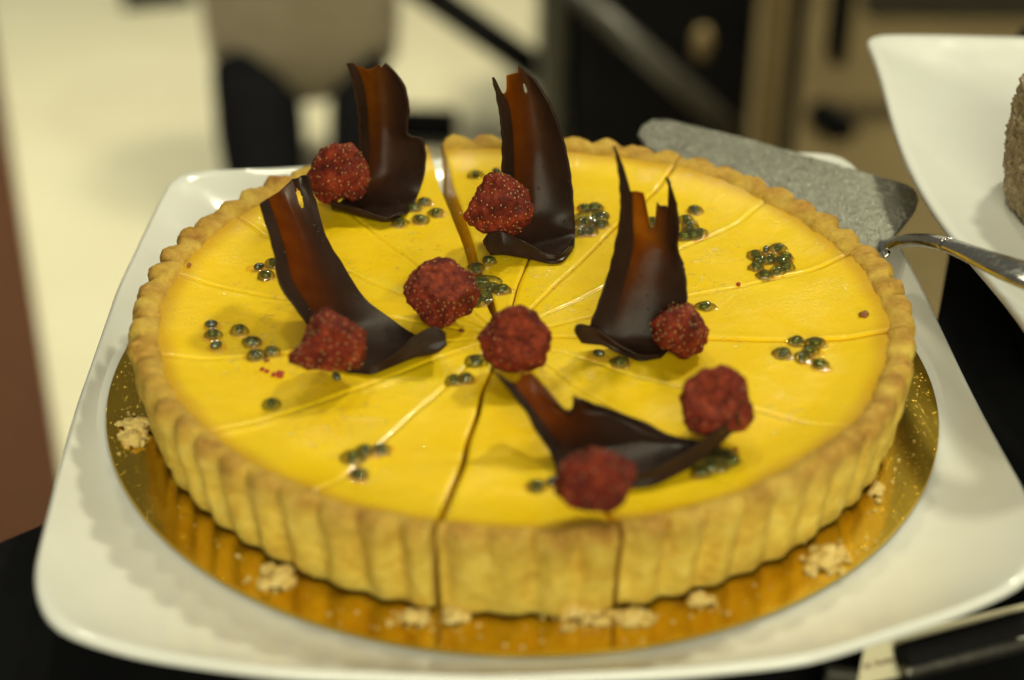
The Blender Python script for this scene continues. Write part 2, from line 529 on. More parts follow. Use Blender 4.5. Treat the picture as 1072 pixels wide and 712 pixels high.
# ------------------------------------------------------------------ gold board
def lathe(name, prof, mat_, center, n=160, parent=None):
    verts, faces = [], []
    for i in range(n):
        a = 2 * math.pi * i / n
        for r, z in prof:
            verts.append(Vector(center) + Vector((r * math.cos(a), r * math.sin(a), z)))
    m = len(prof)
    for i in range(n):
        for q in range(m - 1):
            a, b = i * m + q, ((i + 1) % n) * m + q
            faces.append((a, b, b + 1, a + 1))
    o = mesh_obj(name, verts, faces, mat_, parent)
    bm = bmesh.new(); bm.from_mesh(o.data)
    bmesh.ops.remove_doubles(bm, verts=bm.verts, dist=1e-6)
    bmesh.ops.recalc_face_normals(bm, faces=bm.faces)
    bm.to_mesh(o.data); bm.free()
    return o
bd = lathe('cake_board', [(0, 0), (.1, 0), (.1496, 0), (.1500, -.00002), (.1502, -.0004), (.1502, -.0016), (.1498, -.0020), (0, -.0020)], M['gold'], (0, 0, 0), 200)
smooth_by_angle(bd, 45)
tag(bd, 'round shiny gold cake board between the tart and the square white plate', 'cake board')

# ------------------------------------------------------------------ square plates
def edge_table(cx, cy, pts, n=240):
    """rim measured from points of the plate edge: radius and height for every direction"""
    Q = []
    for px, py, z in pts:
        p = at_z(px, py, z)
        Q.append((math.atan2(p.y - cy, p.x - cx) % (2 * math.pi), math.hypot(p.x - cx, p.y - cy), z))
    Q.sort()
    Q = [(Q[-1][0] - 2 * math.pi,) + Q[-1][1:]] + Q + [(Q[0][0] + 2 * math.pi,) + Q[0][1:]]
    rt, zt = [], []
    m = n * 6
    for i in range(m):
        t = 2 * math.pi * i / m
        for a, b in zip(Q, Q[1:]):
            if a[0] <= t <= b[0]: break
        f = (t - a[0]) / max(1e-9, b[0] - a[0])
        # interpolate on the chord between the two points
        den = a[1] * math.sin(t - a[0]) + b[1] * math.sin(b[0] - t)
        rt.append(a[1] * b[1] * math.sin(b[0] - a[0]) / den if abs(den) > 1e-6 else a[1])
        zt.append(a[2] + (b[2] - a[2]) * f)
    for _ in range(110):
        rt = [(rt[q - 1] + 2 * rt[q] + rt[(q + 1) % m]) / 4 for q in range(m)]
        zt = [(zt[q - 1] + 2 * zt[q] + zt[(q + 1) % m]) / 4 for q in range(m)]
    for _ in range(500):
        zt = [(zt[q - 1] + 2 * zt[q] + zt[(q + 1) % m]) / 4 for q in range(m)]
    return rt[::6], zt[::6]
def square_plate(name, cx, cy, half, rot, zc, floor_z, rim_mid, rim_corner, bow, n_exp, flat_r, thick=.004, foot=.019, asp=1.0, table=None):
    NA, verts, faces = 240, [], []
    fr = [0, .3, .6, .85, 1.0]
    prof_out = [i / 14 for i in range(1, 15)]
    rings = []
    def outline(t):
        if table:
            k = int(round(t / (2 * math.pi) * NA)) % NA
            return table[0][k] - .0018, (table[1][k] - rim_mid) / (rim_corner - rim_mid)
        c, s = abs(math.cos(t)), abs(math.sin(t))
        rc = n_exp / half
        q = 1 - rc
        r = 1 / max(c, s)
        if r * min(c, s) > q:                      # inside the rounded corner
            b = q * (c + s)
            r = b + math.sqrt(max(0, b * b - 2 * q * q + rc * rc))
        corner = abs(math.sin(2 * t)) ** 5
        r *= half * (1 + bow * abs(math.cos(2 * t)) ** 1.5)
        return r, corner
    def put(t, rad, z):
        a = t + rot
        x, y = rad * math.cos(t), rad * math.sin(t) * asp
        return Vector((cx + x * math.cos(rot) - y * math.sin(rot), cy + x * math.sin(rot) + y * math.cos(rot), zc + z))
    for f in fr:
        rings.append([put(2 * math.pi * i / NA, flat_r * f + 1e-5, floor_z) for i in range(NA)])
    for f in prof_out:
        rr = []
        for i in range(NA):
            t = 2 * math.pi * i / NA
            ro, cn = outline(t)
            zr = rim_mid + (rim_corner - rim_mid) * cn
            rr.append(put(t, flat_r + (ro - flat_r) * f, floor_z + (zr - floor_z) * (f ** 1.7)))
        rings.append(rr)
    # rounded lip and underside
    for dr, dz in ((.0012, -.0004), (.0019, -.0014), (.0019, -.0026), (.0010, -.0036), (-.0015, -.0043)):
        rr = []
        for i in range(NA):
            t = 2 * math.pi * i / NA
            ro, cn = outline(t)
            zr = rim_mid + (rim_corner - rim_mid) * cn
            rr.append(put(t, ro + dr, zr + dz))
        rings.append(rr)
    for f, zz in ((.55, .0), (.2, 0)):
        rr = []
        for i in range(NA):
            t = 2 * math.pi * i / NA
            ro, cn = outline(t)
            zr = rim_mid + (rim_corner - rim_mid) * cn
            rr.append(put(t, flat_r * .86 + (ro - flat_r * .86) * f, floor_z - thick + (zr - floor_z) * (f ** 1.7) * .9))
        rings.append(rr)
    rings.append([put(2 * math.pi * i / NA, flat_r * .80, floor_z - foot) for i in range(NA)])
    rings.append([put(2 * math.pi * i / NA, flat_r * .77, floor_z - foot) for i in range(NA)])
    rings.append([put(2 * math.pi * i / NA, flat_r * .74, floor_z - thick - .001) for i in range(NA)])
    rings.append([put(2 * math.pi * i / NA, 1e-5, floor_z - thick - .001) for i in range(NA)])
    for r_ in rings: verts += r_
    for a in range(len(rings) - 1):
        for i in range(NA):
            p, q = a * NA + i, a * NA + (i + 1) % NA
            faces.append((p, q, q + NA, p + NA))
    o = mesh_obj(name, verts, faces, M['plate'])
    bm = bmesh.new(); bm.from_mesh(o.data)
    bmesh.ops.remove_doubles(bm, verts=bm.verts, dist=3e-5)
    bmesh.ops.recalc_face_normals(bm, faces=bm.faces)
    bm.to_mesh(o.data); bm.free()
    smooth_by_angle(o, 50)
    return o
PLATE_Z = -.0202
edge = edge_table(0, -.004, [(185, 176, .015), (179, 184, .0145), (123, 300, .006), (81, 420, .004), (60, 490, .005), (34, 597, .011), (38, 628, .014), (54, 654, .014), (135, 684, .009),
    (287, 705, .005), (500, 712, .0035), (714, 704, .004), (849, 690, .006), (930, 664, .009), (1000, 641, .012), (1072, 610, .014), (1092, 585, .015), (1096, 560, .014),
    (1072, 510, .009), (1022, 418, .0045), (966, 300, .006), (901, 179, .013), (890, 163, .015), (877, 155, .015), (847, 159, .013), (700, 158, .006), (540, 160, .004), (400, 168, .006), (260, 177, .011), (205, 175, .015)])
pl = square_plate('square_plate', 0, -.004, .153, 0, 0, -.0022, .0035, .017, .032, .034, .1505, table=edge)
tag(pl, 'large square white plate with rounded corners carrying the gold board and tart', 'plate')

# ------------------------------------------------------------------ table, floor
TZ = -.0215
tp = [(-.60, -.62), (-.30, -.20), (-.177, -.072), (-.166, -.063), (-.150, -.045), (-.138, -.01), (-.130, .05), (-.112, .10), (-.06, .128), (0, .134), (.06, .132), (.11, .115),
      (.150, .07), (.163, .055), (.172, .085), (.185, .131), (.215, .24), (.28, .40), (.8, .46), (.8, -.62)]
def slab(name, pts, z0, z1, mat_, parent=None, bevel=.003):
    bm = bmesh.new()
    vs = [bm.verts.new((x, y, z0)) for x, y in pts]
    f = bm.faces.new(vs)
    r = bmesh.ops.extrude_face_region(bm, geom=[f])
    bmesh.ops.translate(bm, vec=(0, 0, z1 - z0), verts=[v for v in r['geom'] if isinstance(v, bmesh.types.BMVert)])
    if bevel:
        es = [e for e in bm.edges if abs(e.verts[0].co.z - e.verts[1].co.z) < 1e-6 and e.verts[0].co.z == max(z0, z1)]
        bmesh.ops.bevel(bm, geom=es, offset=bevel, segments=2, affect='EDGES')
    o = bm_obj(name, bm, mat_, parent, smooth=False)
    return o
tb = slab('table', tp, TZ - .03, TZ, M['table'])
tag(tb, kind='structure')
def sheet(name, pts, mat_):
    o = mesh_obj(name, [Vector(p) for p in pts], [tuple(range(len(pts)))], mat_, None, False)
    tag(o, kind='structure')
    return o
FZ = -.78
sheet('floor', [(-9, -3, FZ), (9, -3, FZ), (9, 14, FZ), (-9, 14, FZ)], M['tile'])
a, b = at_z(15, 180, FZ), at_z(72, 550, FZ)
d = (b - a)
q0, q1 = a - d * 3, b + d * 1.2
sheet('carpet', [(q0.x, q0.y, FZ + .004), (q0.x - 4, q0.y, FZ + .004), (q1.x - 4, q1.y, FZ + .004), (q1.x, q1.y, FZ + .004)][::-1], M['brown'])
sheet('dim_floor', [(.10, -2, FZ + .004), (6, -2, FZ + .004), (6, 9, FZ + .004), (.10, 9, FZ + .004)], M['olive'])  # darker tan sheet, the dim light on the right floor put into its colour

# ------------------------------------------------------------------ chocolate curls
def curl(name, label, Y0, rows, thin, holes=(), nu=64, nv=110, th=.0009, jag=.0):
    """rows: bottom to top; each = (dy_left, dy_right, bulge, [(u, px, py), ...])
       pixel rows are carried onto vertical planes y = Y0 + dy, giving a real curved sheet"""
    grid = []
    yl = yr = Y0
    for row in rows:
        zmode = row[0] == 'z'
        pts = row[-1]
        line = []
        for i in range(nu + 1):
            u = i / nu
            for s in range(len(pts) - 1):
                if pts[s][0] <= u <= pts[s + 1][0] + 1e-9: break
            P, Q = pts[s], pts[s + 1]
            t = (u - P[0]) / max(1e-9, Q[0] - P[0])
            px, py = P[1] + (Q[1] - P[1]) * t, P[2] + (Q[2] - P[2]) * t
            if zmode:
                line.append(at_z(px, py, ZF + P[3] + (Q[3] - P[3]) * t))
            else:
                dl, dr, bulge = row[:3]
                line.append(at_y(px, py, yl + dl + (yr + dr - yl - dl) * u + bulge * (1 - (2 * u - 1) ** 2)))
        if zmode: yl, yr = line[0].y, line[-1].y
        # soften the corners of the row (not of the torn top)
        if row is not rows[-1] and row is not rows[-2]:
            for _ in range(10):
                line = [line[0]] + [(line[q - 1] + line[q] * 2 + line[q + 1]) / 4 for q in range(1, nu)] + [line[-1]]
        grid.append(line)
    cols = [catmull([g[i] for g in grid], nv) for i in range(nu + 1)]
    verts, tv = [], []
    for v in range(nv + 1):
        for i in range(nu + 1):
            p = cols[i][v].copy()
            zmin = ZF + .0007
            if p.z < zmin: p.z = zmin
            e = max(0, abs(2 * i / nu - 1) - .9) / .1
            p += Vector((.0004 * nz(p.z * 300, i / nu * 2, 3) * e, 0, 0))
            if v == nv: p.z += jag * nz(i * .35, 4.4)
            verts.append(p)
            tv.append(thin(i / nu, v / nv))
    W = nu + 1
    faces = []
    for v in range(nv):
        for i in range(nu):
            u, vv = (i + .5) / nu, (v + .5) / nv
            if any(((u - hu) / ru) ** 2 + ((vv - hv) / rv) ** 2 < 1 for hu, hv, ru, rv in holes): continue
            b = v * W + i
            faces.append((b, b + 1, b + 1 + W, b + W))
    o = mesh_obj(name, verts, faces, M['choc'])
    at = o.data.attributes.new('thin', 'FLOAT', 'POINT'); at.data.foreach_set('value', tv)
    md = o.modifiers.new('thickness', 'SOLIDIFY'); md.thickness = th; md.offset = 0
    tag(o, label, 'chocolate curl', 'chocolate curls standing on the tart')
    return o
def thin_fn(uedge, ufade, v0, v1, peak, vtop=1.0):
    def f(u, v):
        a = sm(uedge - .015, uedge + .015, u) * (1 - sm(uedge + .02, ufade + .42, u) * .97)
        return peak * a * (.14 + .86 * sm(v0, v1, v))
    return f
# back left curl
curl('chocolate_curl', 'tall dark chocolate curl at the back left of the tart, above the reddish berry', 0, [
    ('z', [(0, 347, 210, .008), (.4, 376, 219, .006), (.75, 404, 229, .004), (1, 421, 222, .004)]),
    ('z', [(0, 347, 216, .005), (.4, 376, 225, .003), (.75, 403, 232, .002), (1, 424, 224, .002)]),
    ('z', [(0, 350, 219, .0012), (.5, 385, 226, .0008), (.8, 408, 230, .0008), (1, 428, 221, .001)]),
    ('z', [(0, 360, 207, .002), (.5, 394, 212, .0015), (1, 437, 206, .002)]),
    (.003, .004, .003, [(0, 370, 188), (.5, 402, 188), (1, 445, 178)]),
    (.005, .007, .005, [(0, 375, 162), (.5, 403, 160), (.92, 440, 152), (1, 443, 147)]),
    (.006, .009, .007, [(0, 376, 138), (.5, 400, 137), (.9, 422, 140), (1, 427, 140)]),
    (.006, .011, .008, [(0, 374, 112), (.5, 398, 112), (1, 428, 112)]),
    (.005, .013, .009, [(0, 369, 84), (.5, 394, 86), (1, 424, 92)]),
    (.004, .014, .009, [(0, 364, 66), (.14, 368, 66), (.17, 369, 67), (.40, 384, 73), (.47, 389, 72), (.55, 392, 70), (.60, 397, 67), (.68, 400, 71), (.76, 404, 66), (.88, 410, 72), (1, 417, 80)]),
], thin_fn(.19, .60, .15, 1.0, 1.0))
# tall curl, back centre
curl('chocolate_curl', 'tallest dark chocolate curl with a small hole near its tip, back centre of the tart', 0, [
    ('z', [(0, 507, 252, .011), (.10, 511, 244, .012), (.25, 523, 241, .011), (.5, 548, 252, .008), (.75, 570, 265, .004), (.9, 586, 268, .003), (1, 597, 257, .004)]),
    ('z', [(0, 508, 258, .008), (.10, 512, 259, .007), (.25, 525, 256, .006), (.5, 549, 262, .004), (.75, 572, 271, .002), (.9, 588, 272, .0015), (1, 600, 258, .002)]),
    ('z', [(0, 514, 266, .003), (.25, 530, 266, .0015), (.5, 553, 270, .0008), (.75, 575, 274, .0008), (.9, 590, 273, .001), (1, 601, 256, .0015)]),
    ('z', [(0, 519, 256, .002), (.5, 556, 258, .0012), (1, 602, 244, .002)]),
    (.003, .003, .003, [(0, 522, 234), (.5, 557, 232), (1, 601, 218)]),
    (.007, .007, .005, [(0, 525, 204), (.5, 557, 200), (1, 598, 186)]),
    (.009, .010, .007, [(0, 526, 172), (.5, 555, 168), (1, 592, 155)]),
    (.010, .012, .008, [(0, 526, 143), (.5, 552, 138), (1, 584, 129)]),
    (.010, .014, .009, [(0, 523, 116), (.5, 548, 111), (1, 574, 106)]),
    (.009, .016, .009, [(0, 519, 94), (.14, 524, 102), (.5, 546, 94), (1, 563, 88)]),
    (.008, .017, .009, [(0, 516, 81), (.08, 518, 84), (.22, 526, 101), (.29, 531, 95), (.34, 531, 79), (.44, 537, 77), (.58, 543, 76), (.66, 543, 69), (.75, 548, 73), (1, 558, 82)]),
], thin_fn(.19, .62, .2, .9, 1.0), holes=[(.60, .90, .060, .032)])
# right curl with the forked tip
curl('chocolate_curl', 'forked dark chocolate curl with a bitten right side, beside the round berry right of centre', 0, [
    ('z', [(0, 602, 345, .013), (.10, 605, 338, .014), (.3, 625, 344, .011), (.55, 646, 360, .006), (.8, 668, 371, .003), (1, 690, 371, .002)]),
    ('z', [(0, 603, 350, .010), (.10, 608, 350, .0095), (.3, 627, 352, .007), (.55, 648, 365, .003), (.8, 670, 375, .0015), (1, 691, 373, .001)]),
    ('z', [(0, 609, 358, .006), (.10, 614, 359, .005), (.3, 630, 360, .004), (.55, 650, 369, .0015), (.8, 671, 377, .0008), (1, 693, 373, .0008)]),
    ('z', [(0, 614, 351, .005), (.5, 652, 358, .002), (1, 702, 363, .0015)]),
    (.002, .003, .003, [(0, 621, 332), (.5, 660, 335), (1, 713, 342)]),
    (.005, .006, .004, [(0, 631, 305), (.5, 668, 305), (1, 719, 315)]),
    (.007, .008, .005, [(0, 640, 276), (.5, 674, 279), (1, 718, 292)]),
    (.008, .010, .006, [(0, 645, 252), (.5, 677, 262), (.80, 702, 270), (.95, 711, 267), (1, 716, 279)]),
    (.009, .011, .006, [(0, 649, 232), (.30, 664, 244), (.5, 680, 250), (.75, 697, 262), (.80, 700, 258), (.93, 706, 257), (1, 709, 262)]),
    (.009, .011, .006, [(0, 650, 210), (.30, 663, 226), (.5, 679, 244), (.75, 696, 248), (.93, 706, 246), (1, 711, 244)]),
    (.009, .012, .006, [(0, 648, 180), (.10, 655, 190), (.25, 660, 204), (.30, 667, 203), (.41, 673, 206), (.5, 679, 236), (.53, 680, 243), (.62, 687, 236), (.64, 688, 222), (.68, 693, 219), (.75, 697, 219), (.80, 700, 221), (.86, 702, 206), (.93, 706, 210), (1, 711, 232)]),
    (.008, .013, .006, [(0, 643, 153), (.10, 651, 172), (.25, 659, 201), (.30, 667, 203), (.41, 673, 204), (.5, 679, 234), (.53, 680, 242), (.62, 687, 234), (.64, 688, 211), (.68, 692, 218), (.75, 696, 217), (.80, 700, 219), (.86, 701, 190), (.93, 697, 185), (1, 708, 212)]),
], thin_fn(.26, .64, .2, .8, 1.0))
# left leaning curl
curl('chocolate_curl', 'wide dark chocolate curl leaning left with a pierced top and a long rolled foot', 0, [
    ('z', [(0, 366, 384, .002), (.25, 390, 384, .003), (.5, 414, 370, .007), (.7, 433, 352, .012), (.84, 448, 343, .015), (.93, 459, 341, .015), (1, 466, 349, .013)]),
    ('z', [(0, 366, 387, .001), (.25, 389, 388, .0018), (.5, 413, 377, .004), (.7, 434, 364, .008), (.84, 450, 358, .010), (.93, 460, 357, .010), (1, 467, 355, .0105)]),
    ('z', [(0, 364, 389, .0008), (.25, 388, 391, .0008), (.5, 412, 382, .0015), (.7, 434, 373, .004), (.84, 450, 371, .005), (.93, 459, 369, .006), (1, 466, 361, .008)]),
    ('z', [(0, 352, 382, .001), (.4, 396, 376, .0008), (.8, 438, 360, .002), (1, 455, 358, .003)]),
    ('z', [(0, 338, 364, .002), (.5, 386, 360, .001), (1, 432, 350, .0015)]),
    ('z', [(0, 324, 343, .006), (.5, 366, 340, .003), (1, 406, 332, .003)]),
    ('z', [(0, 315, 330, .010), (.5, 350, 319, .008), (1, 381, 312, .007)]),
    ('z', [(0, 293, 298, .020), (.5, 332, 287, .017), (1, 359, 278, .016)]),
    ('z', [(0, 287, 264, .029), (.5, 318, 254, .025), (1, 341, 247, .025)]),
    ('z', [(0, 279, 235, .036), (.5, 306, 223, .032), (1, 331, 212, .033)]),
    ('z', [(0, 272, 213, .041), (.12, 278, 209, .040), (.45, 292, 201, .037), (.62, 302, 192, .037), (.68, 306, 188, .037), (.8, 312, 187, .038), (.88, 316, 184, .038), (1, 322, 183, .040)]),
], thin_fn(.16, .58, .15, .85, .85), holes=[(.72, .93, .055, .030)])
# front curl lying low
curl('chocolate_curl', 'low dark chocolate curl sweeping right in front of the centre berry, with a notch', 0, [
    ('z', [(0, 590, 505, .003), (.2, 640, 502, .004), (.45, 682, 492, .006), (.7, 720, 472, .008), (.88, 748, 452, .012), (1, 772, 434, .016)]),
    ('z', [(0, 589, 508, .0015), (.2, 640, 507, .002), (.45, 684, 500, .003), (.7, 722, 480, .005), (.88, 750, 459, .009), (1, 773, 439, .014)]),
    ('z', [(0, 587, 510, .0008), (.2, 638, 512, .0008), (.45, 684, 508, .0008), (.7, 722, 489, .002), (.88, 750, 468, .005), (1, 773, 445, .011)]),
    ('z', [(0, 582, 498, .001), (.45, 668, 496, .0008), (.8, 724, 474, .0015), (1, 752, 458, .004)]),
    ('z', [(0, 581, 486, .002), (.45, 650, 482, .001), (.8, 706, 465, .0015), (1, 735, 462, .003)]),
    ('z', [(0, 574, 470, .005), (.5, 636, 462, .003), (.8, 678, 455, .003), (1, 702, 456, .004)]),
    ('z', [(0, 562, 452, .010), (.4, 606, 446, .007), (.5, 620, 442, .007), (.8, 658, 442, .006), (1, 678, 444, .007)]),
    ('z', [(0, 551, 432, .014), (.3, 580, 436, .011), (.42, 598, 436, .010), (.5, 606, 430, .010), (.8, 636, 431, .009), (1, 656, 436, .010)]),
    ('z', [(0, 538, 414, .018), (.3, 562, 414, .015), (.40, 588, 427, .014), (.44, 598, 436, .013), (.48, 602, 430, .013), (.50, 601, 419, .014), (.7, 618, 423, .013), (1, 634, 427, .014)]),
    ('z', [(0, 526, 399, .021), (.12, 537, 402, .019), (.2, 545, 403, .018), (.3, 556, 397, .017), (.40, 580, 420, .015), (.44, 596, 436, .013), (.48, 602, 427, .014), (.50, 601, 417, .015), (.7, 612, 421, .014), (1, 622, 424, .015)]),
    ('z', [(0, 512, 383, .024), (.05, 517, 388, .023), (.12, 532, 402, .020), (.18, 542, 402, .019), (.22, 546, 392, .019), (.30, 556, 390, .018), (.36, 566, 400, .017), (.44, 596, 436, .013), (.48, 602, 426, .014), (.50, 601, 415, .015), (.7, 610, 418, .015), (1, 618, 421, .015)]),
], thin_fn(.10, .46, .3, .8, .8))

# ------------------------------------------------------------------ freeze dried strawberries
def berry(label, px, py, rpx, axis, elong, seed, flat=None, dent=0, cone=.25, zoff=0.0, yoff=0, npip=270, sq=(1, 1, 1)):
    """px,py = centre in the picture, rpx = half width in pixels; axis = direction of the pointed end"""
    zc = ZF + rpx / FPX * .68 * .92 + zoff
    c = at_z(px, py, zc)
    dcam = (c - CAM).length
    r = rpx / FPX * dcam
    ax = Vector(axis).normalized()
    bm = bmesh.new()
    bmesh.ops.create_icosphere(bm, subdivisions=6, radius=1)
    fl = Vector(flat).normalized() if flat else None
    vs, core = [], []
    rnd = random.Random(seed)
    ga = math.pi * (3 - math.sqrt(5))
    pips = []
    for i in range(npip):
        zz = 1 - 2 * (i + .5) / npip
        rr = math.sqrt(1 - zz * zz)
        d = Vector((rr * math.cos(ga * i + seed), rr * math.sin(ga * i + seed), zz))
        d = (d + Vector((rnd.uniform(-.12, .12), rnd.uniform(-.12, .12), rnd.uniform(-.12, .12)))).normalized()
        pips.append(d)
    from mathutils import kdtree
    kd = kdtree.KDTree(npip)
    for i, d in enumerate(pips): kd.insert(d, i)
    kd.balance()
    def shape(d, detail=True):
        t = d.dot(ax)
        s = 1 + elong * t * t * (1 if t > 0 else .2)
        side = d - ax * t
        wdt = 1 - cone * max(-.3, t)
        p = ax * (t * s) + side * wdt
        o3 = Vector((seed * 3.1, seed * 1.7, seed))
        p *= 1 + .24 * noise.noise(d * 1.3 + o3) + .12 * noise.noise(d * 2.6 + o3)
        if detail:
            p *= 1 + .045 * noise.noise(d * 6 + o3) + .030 * noise.noise(d * 15 + o3) + .024 * noise.noise(d * 38 + o3)
        k = 0
        if fl is not None:
            h = p.dot(fl)
            lim = .66 + .10 * noise.noise(d * 3 + o3) + .05 * noise.noise(d * 9 + o3)
            if h > lim:
                k = sm(0, .10, h - lim)
                p -= fl * (h - lim) * (.80 + .25 * noise.noise(d * 11 + o3))
                lat = (p - fl * p.dot(fl)).length
                p -= fl * dent * (1 - sm(.05, .75, lat))
        return Vector((p.x * sq[0], p.y * sq[1], p.z * sq[2])), k
    for v in bm.verts:
        d = v.co.normalized()
        p, k = shape(d)
        _, _, dist = kd.find(d)
        pit = math.exp(-(dist / .075) ** 2)
        p *= 1 - .045 * pit * (1 - k)
        v.co = c + p * r
        core.append(k)
    zl = ZF + .0002
    for v in bm.verts:
        if v.co.z < zl: v.co.z = zl + (v.co.z - zl) * .12
    me = bpy.data.meshes.new('strawberry')
    n_flesh = len(bm.faces)
    for i, d in enumerate(pips):
        p, k = shape(d, False)
        if k > .25 and rnd.random() < .93: continue
        if rnd.random() < .18: continue
        q, _ = shape((d + Vector((.02, .01, 0))).normalized(), False)
        nrm = p.normalized()
        tdir = (ax - nrm * ax.dot(nrm))
        if tdir.length < .05: tdir = nrm.orthogonal()
        tdir.normalize(); b = nrm.cross(tdir)
        g = bmesh.ops.create_icosphere(bm, subdivisions=1, radius=1)
        s = .00037 * rnd.uniform(.7, 1.1)
        pp, _ = shape(d, True)
        base = c + pp * r * .985
        for v in g['verts']:
            l = v.co
            v.co = base + tdir * (l.x * s * 1.25) + b * (l.y * s * .8) + nrm * (l.z * s * .6)
            core.append(0)
    bm.to_mesh(me); nf = len(bm.faces); bm.free()
    me.materials.append(M['berry']); me.materials.append(M['achene'])
    me.polygons.foreach_set('material_index', [0] * n_flesh + [1] * (nf - n_flesh))
    me.polygons.foreach_set('use_smooth', [True] * nf)
    at = me.attributes.new('core', 'FLOAT', 'POINT'); at.data.foreach_set('value', core)
    o = bpy.data.objects.new('strawberry', me); C.objects.link(o)
    tag(o, label, 'strawberry', 'dried strawberries on the tart')
    return o
TOCAM = -FW
berry('rough dark red dried berry left of the tall back left curl', 355, 179, 30, (.15, 0, 1), .08, 3, None, 0, .30, .006, sq=(1, .9, 1.05))
berry('bright red cone shaped dried strawberry in front of the tallest curl', 521, 214, 32, (-.15, .3, 1), .08, 5, None, 0, .36, .0075, sq=(1.06, .85, 1.05), npip=260)
berry('dried strawberry with its core facing up, left of the centre berry, behind a rolled foot', 463, 306, 35, (.1, -.3, -.6), .05, 8, (.0, -.35, .75), .05, .2, .0, sq=(1.02, 1, .95))
berry('dried strawberry at the middle of the tart with a sunken red face', 540, 357, 35, (0, .5, -.5), .04, 12, (.05, -.75, .6), .14, .15, .002, npip=150, sq=(1.03, .9, 1))
berry('dark pointed dried strawberry on the foot of the left leaning curl, red crumbs beside it', 345, 360, 34, (-.75, -.62, -.15), .50, 17, None, 0, .42, .003, npip=260, sq=(1, .95, .92))
berry('round seedy dried strawberry right of the forked curl', 712, 344, 28, (.1, .5, .3), .03, 23, None, 0, .2, .0, npip=260)
berry('dried strawberry with a dark hollow on top, at the rolled end of the low curl', 748, 424, 38, (.1, .4, -.6), .02, 26, (-.1, -.55, .75), .20, .08, .001, npip=150, sq=(1, .95, 1))
berry('blurred dull red round berry nearest the front crust on the low curl', 622, 501, 38, (0, .2, .5), .0, 31, None, 0, .05, .005, npip=100, sq=(1.02, .9, .86))

# ------------------------------------------------------------------ passion fruit pulp
def surf_z(x, y):
    r = math.hypot(x - TX, y - TY)
    return ZF + .0044 * sm(.112, RF + .002, r) ** 1.3 + .00045 * nz(x * 45, y * 45, 3)
def ellipsoid(bm, c, ax, sub=3):
    g = bmesh.ops.create_icosphere(bm, subdivisions=sub, radius=1)
    a = random.uniform(0, math.pi)
    for v in g['verts']:
        l = v.co.copy()
        x, y = l.x * ax[0], l.y * ax[1]
        v.co = c + Vector((x * math.cos(a) - y * math.sin(a), x * math.sin(a) + y * math.cos(a), l.z * ax[2]))
def blob(bm, c, rx, ry, h, seed, rot=0):
    g = bmesh.ops.create_icosphere(bm, subdivisions=4, radius=1)
    for v in g['verts']:
        d = v.co.copy()
        k = 1 + .35 * noise.noise(Vector((d.x * 1.6, d.y * 1.6, seed))) + .12 * noise.noise(Vector((d.x * 4, d.y * 4, seed + 5)))
        x, y = d.x * rx * k, d.y * ry * k
        zz = d.z * h if d.z > 0 else d.z * .0006
        v.co = c + Vector((x, y, zz))
def pulp(label, seeds, juice=True, green=.4, big=1.0, single=False, mound=0):
    P = []
    for (x, y) in seeds:
        p = at_z(x, y, ZF + .001)
        p.z = surf_z(p.x, p.y)
        P.append(p)
    cen = sum(P, Vector()) / len(P)
    root = empty('passion_fruit_seed' if single else 'passion_fruit_pulp', cen, label, 'passion fruit', 'passion fruit pulp spots on the filling')
    for p in P:
        bm = bmesh.new()
        L = random.uniform(.0019, .0024) * big
        ellipsoid(bm, p + Vector((0, 0, .0010)), (L, L * .66, .0014))
        s = bm_obj('seed', bm, M['seed'], root)
        if random.random() < green + (.25 if not single and green > 0 else 0):
            bm = bmesh.new()
            blob(bm, p, L * 1.55, L * 1.3, .0026, random.random() * 50)
            bm_obj('jelly', bm, M['ggel'], root)
    if mound:
        bm = bmesh.new()
        blob(bm, cen, mound, mound * .85, mound * .42, 12.5)
        bm_obj('jelly', bm, M['ggel'], root)
    if juice:
        bm = bmesh.new()
        for p in P:
            blob(bm, p + Vector((random.uniform(-.001, .001), random.uniform(-.0015, .0005), 0)), .0040 * big, .0034 * big, .0009, random.random() * 90)
        bm_obj('juice', bm, M['gel'], root)
    return root
pulp('three dark seeds beside the left edge of the left leaning curl', [(271, 279), (285, 275), (278, 287)], True, .2)
pulp('row of three grey green seeds nearest the left crust', [(221, 339), (223, 349), (226, 361)], True, .3)
pulp('glistening clump of four green seeds between the left crust and the dark pointed berry', [(251, 344), (264, 357), (268, 371), (285, 367)], True, .7)
pulp('single dark seed alone on the filling left of the front', [(284, 422)], False, 1.0, .9, True)
pulp('dark seed tucked under the dark pointed berry', [(352, 394)], False, .0, 1.0, True)
pulp('arc of four wet seeds near the front left crust', [(369, 478), (382, 471), (399, 470), (375, 496)], True, .5, 1.05)
pulp('pair of seeds in juice left of the front cut, near the centre', [(475, 397), (488, 395)], True, .9)
pulp('green seed touching the left side of the centre berry', [(499, 377)], False, 1.0, 1.15, True)
pulp('wet green clump between the flat cored berry and the cut behind the centre berry', [(498, 279), (512, 272), (504, 293), (515, 300), (526, 302), (507, 309), (500, 315)], True, .6, 1.0, False, .0068)
pulp('seeds glistening at the right foot of the back left curl', [(419, 232), (440, 229), (456, 222), (444, 211), (433, 217)], True, .8)
pulp('two dark seeds behind the bright red cone shaped berry', [(498, 182), (520, 179)], True, .1)
pulp('large jelly mound of seeds right of the tallest curl', [(613, 217), (623, 216), (629, 225), (621, 229), (629, 235), (608, 243), (618, 242), (611, 232)], True, .6, 1.0, False, .0075)
pulp('seeds in juice behind the forked tip of the right curl', [(727, 219), (718, 229), (722, 235), (716, 247), (726, 246), (733, 243), (722, 241), (684, 231), (683, 240)], True, .7)
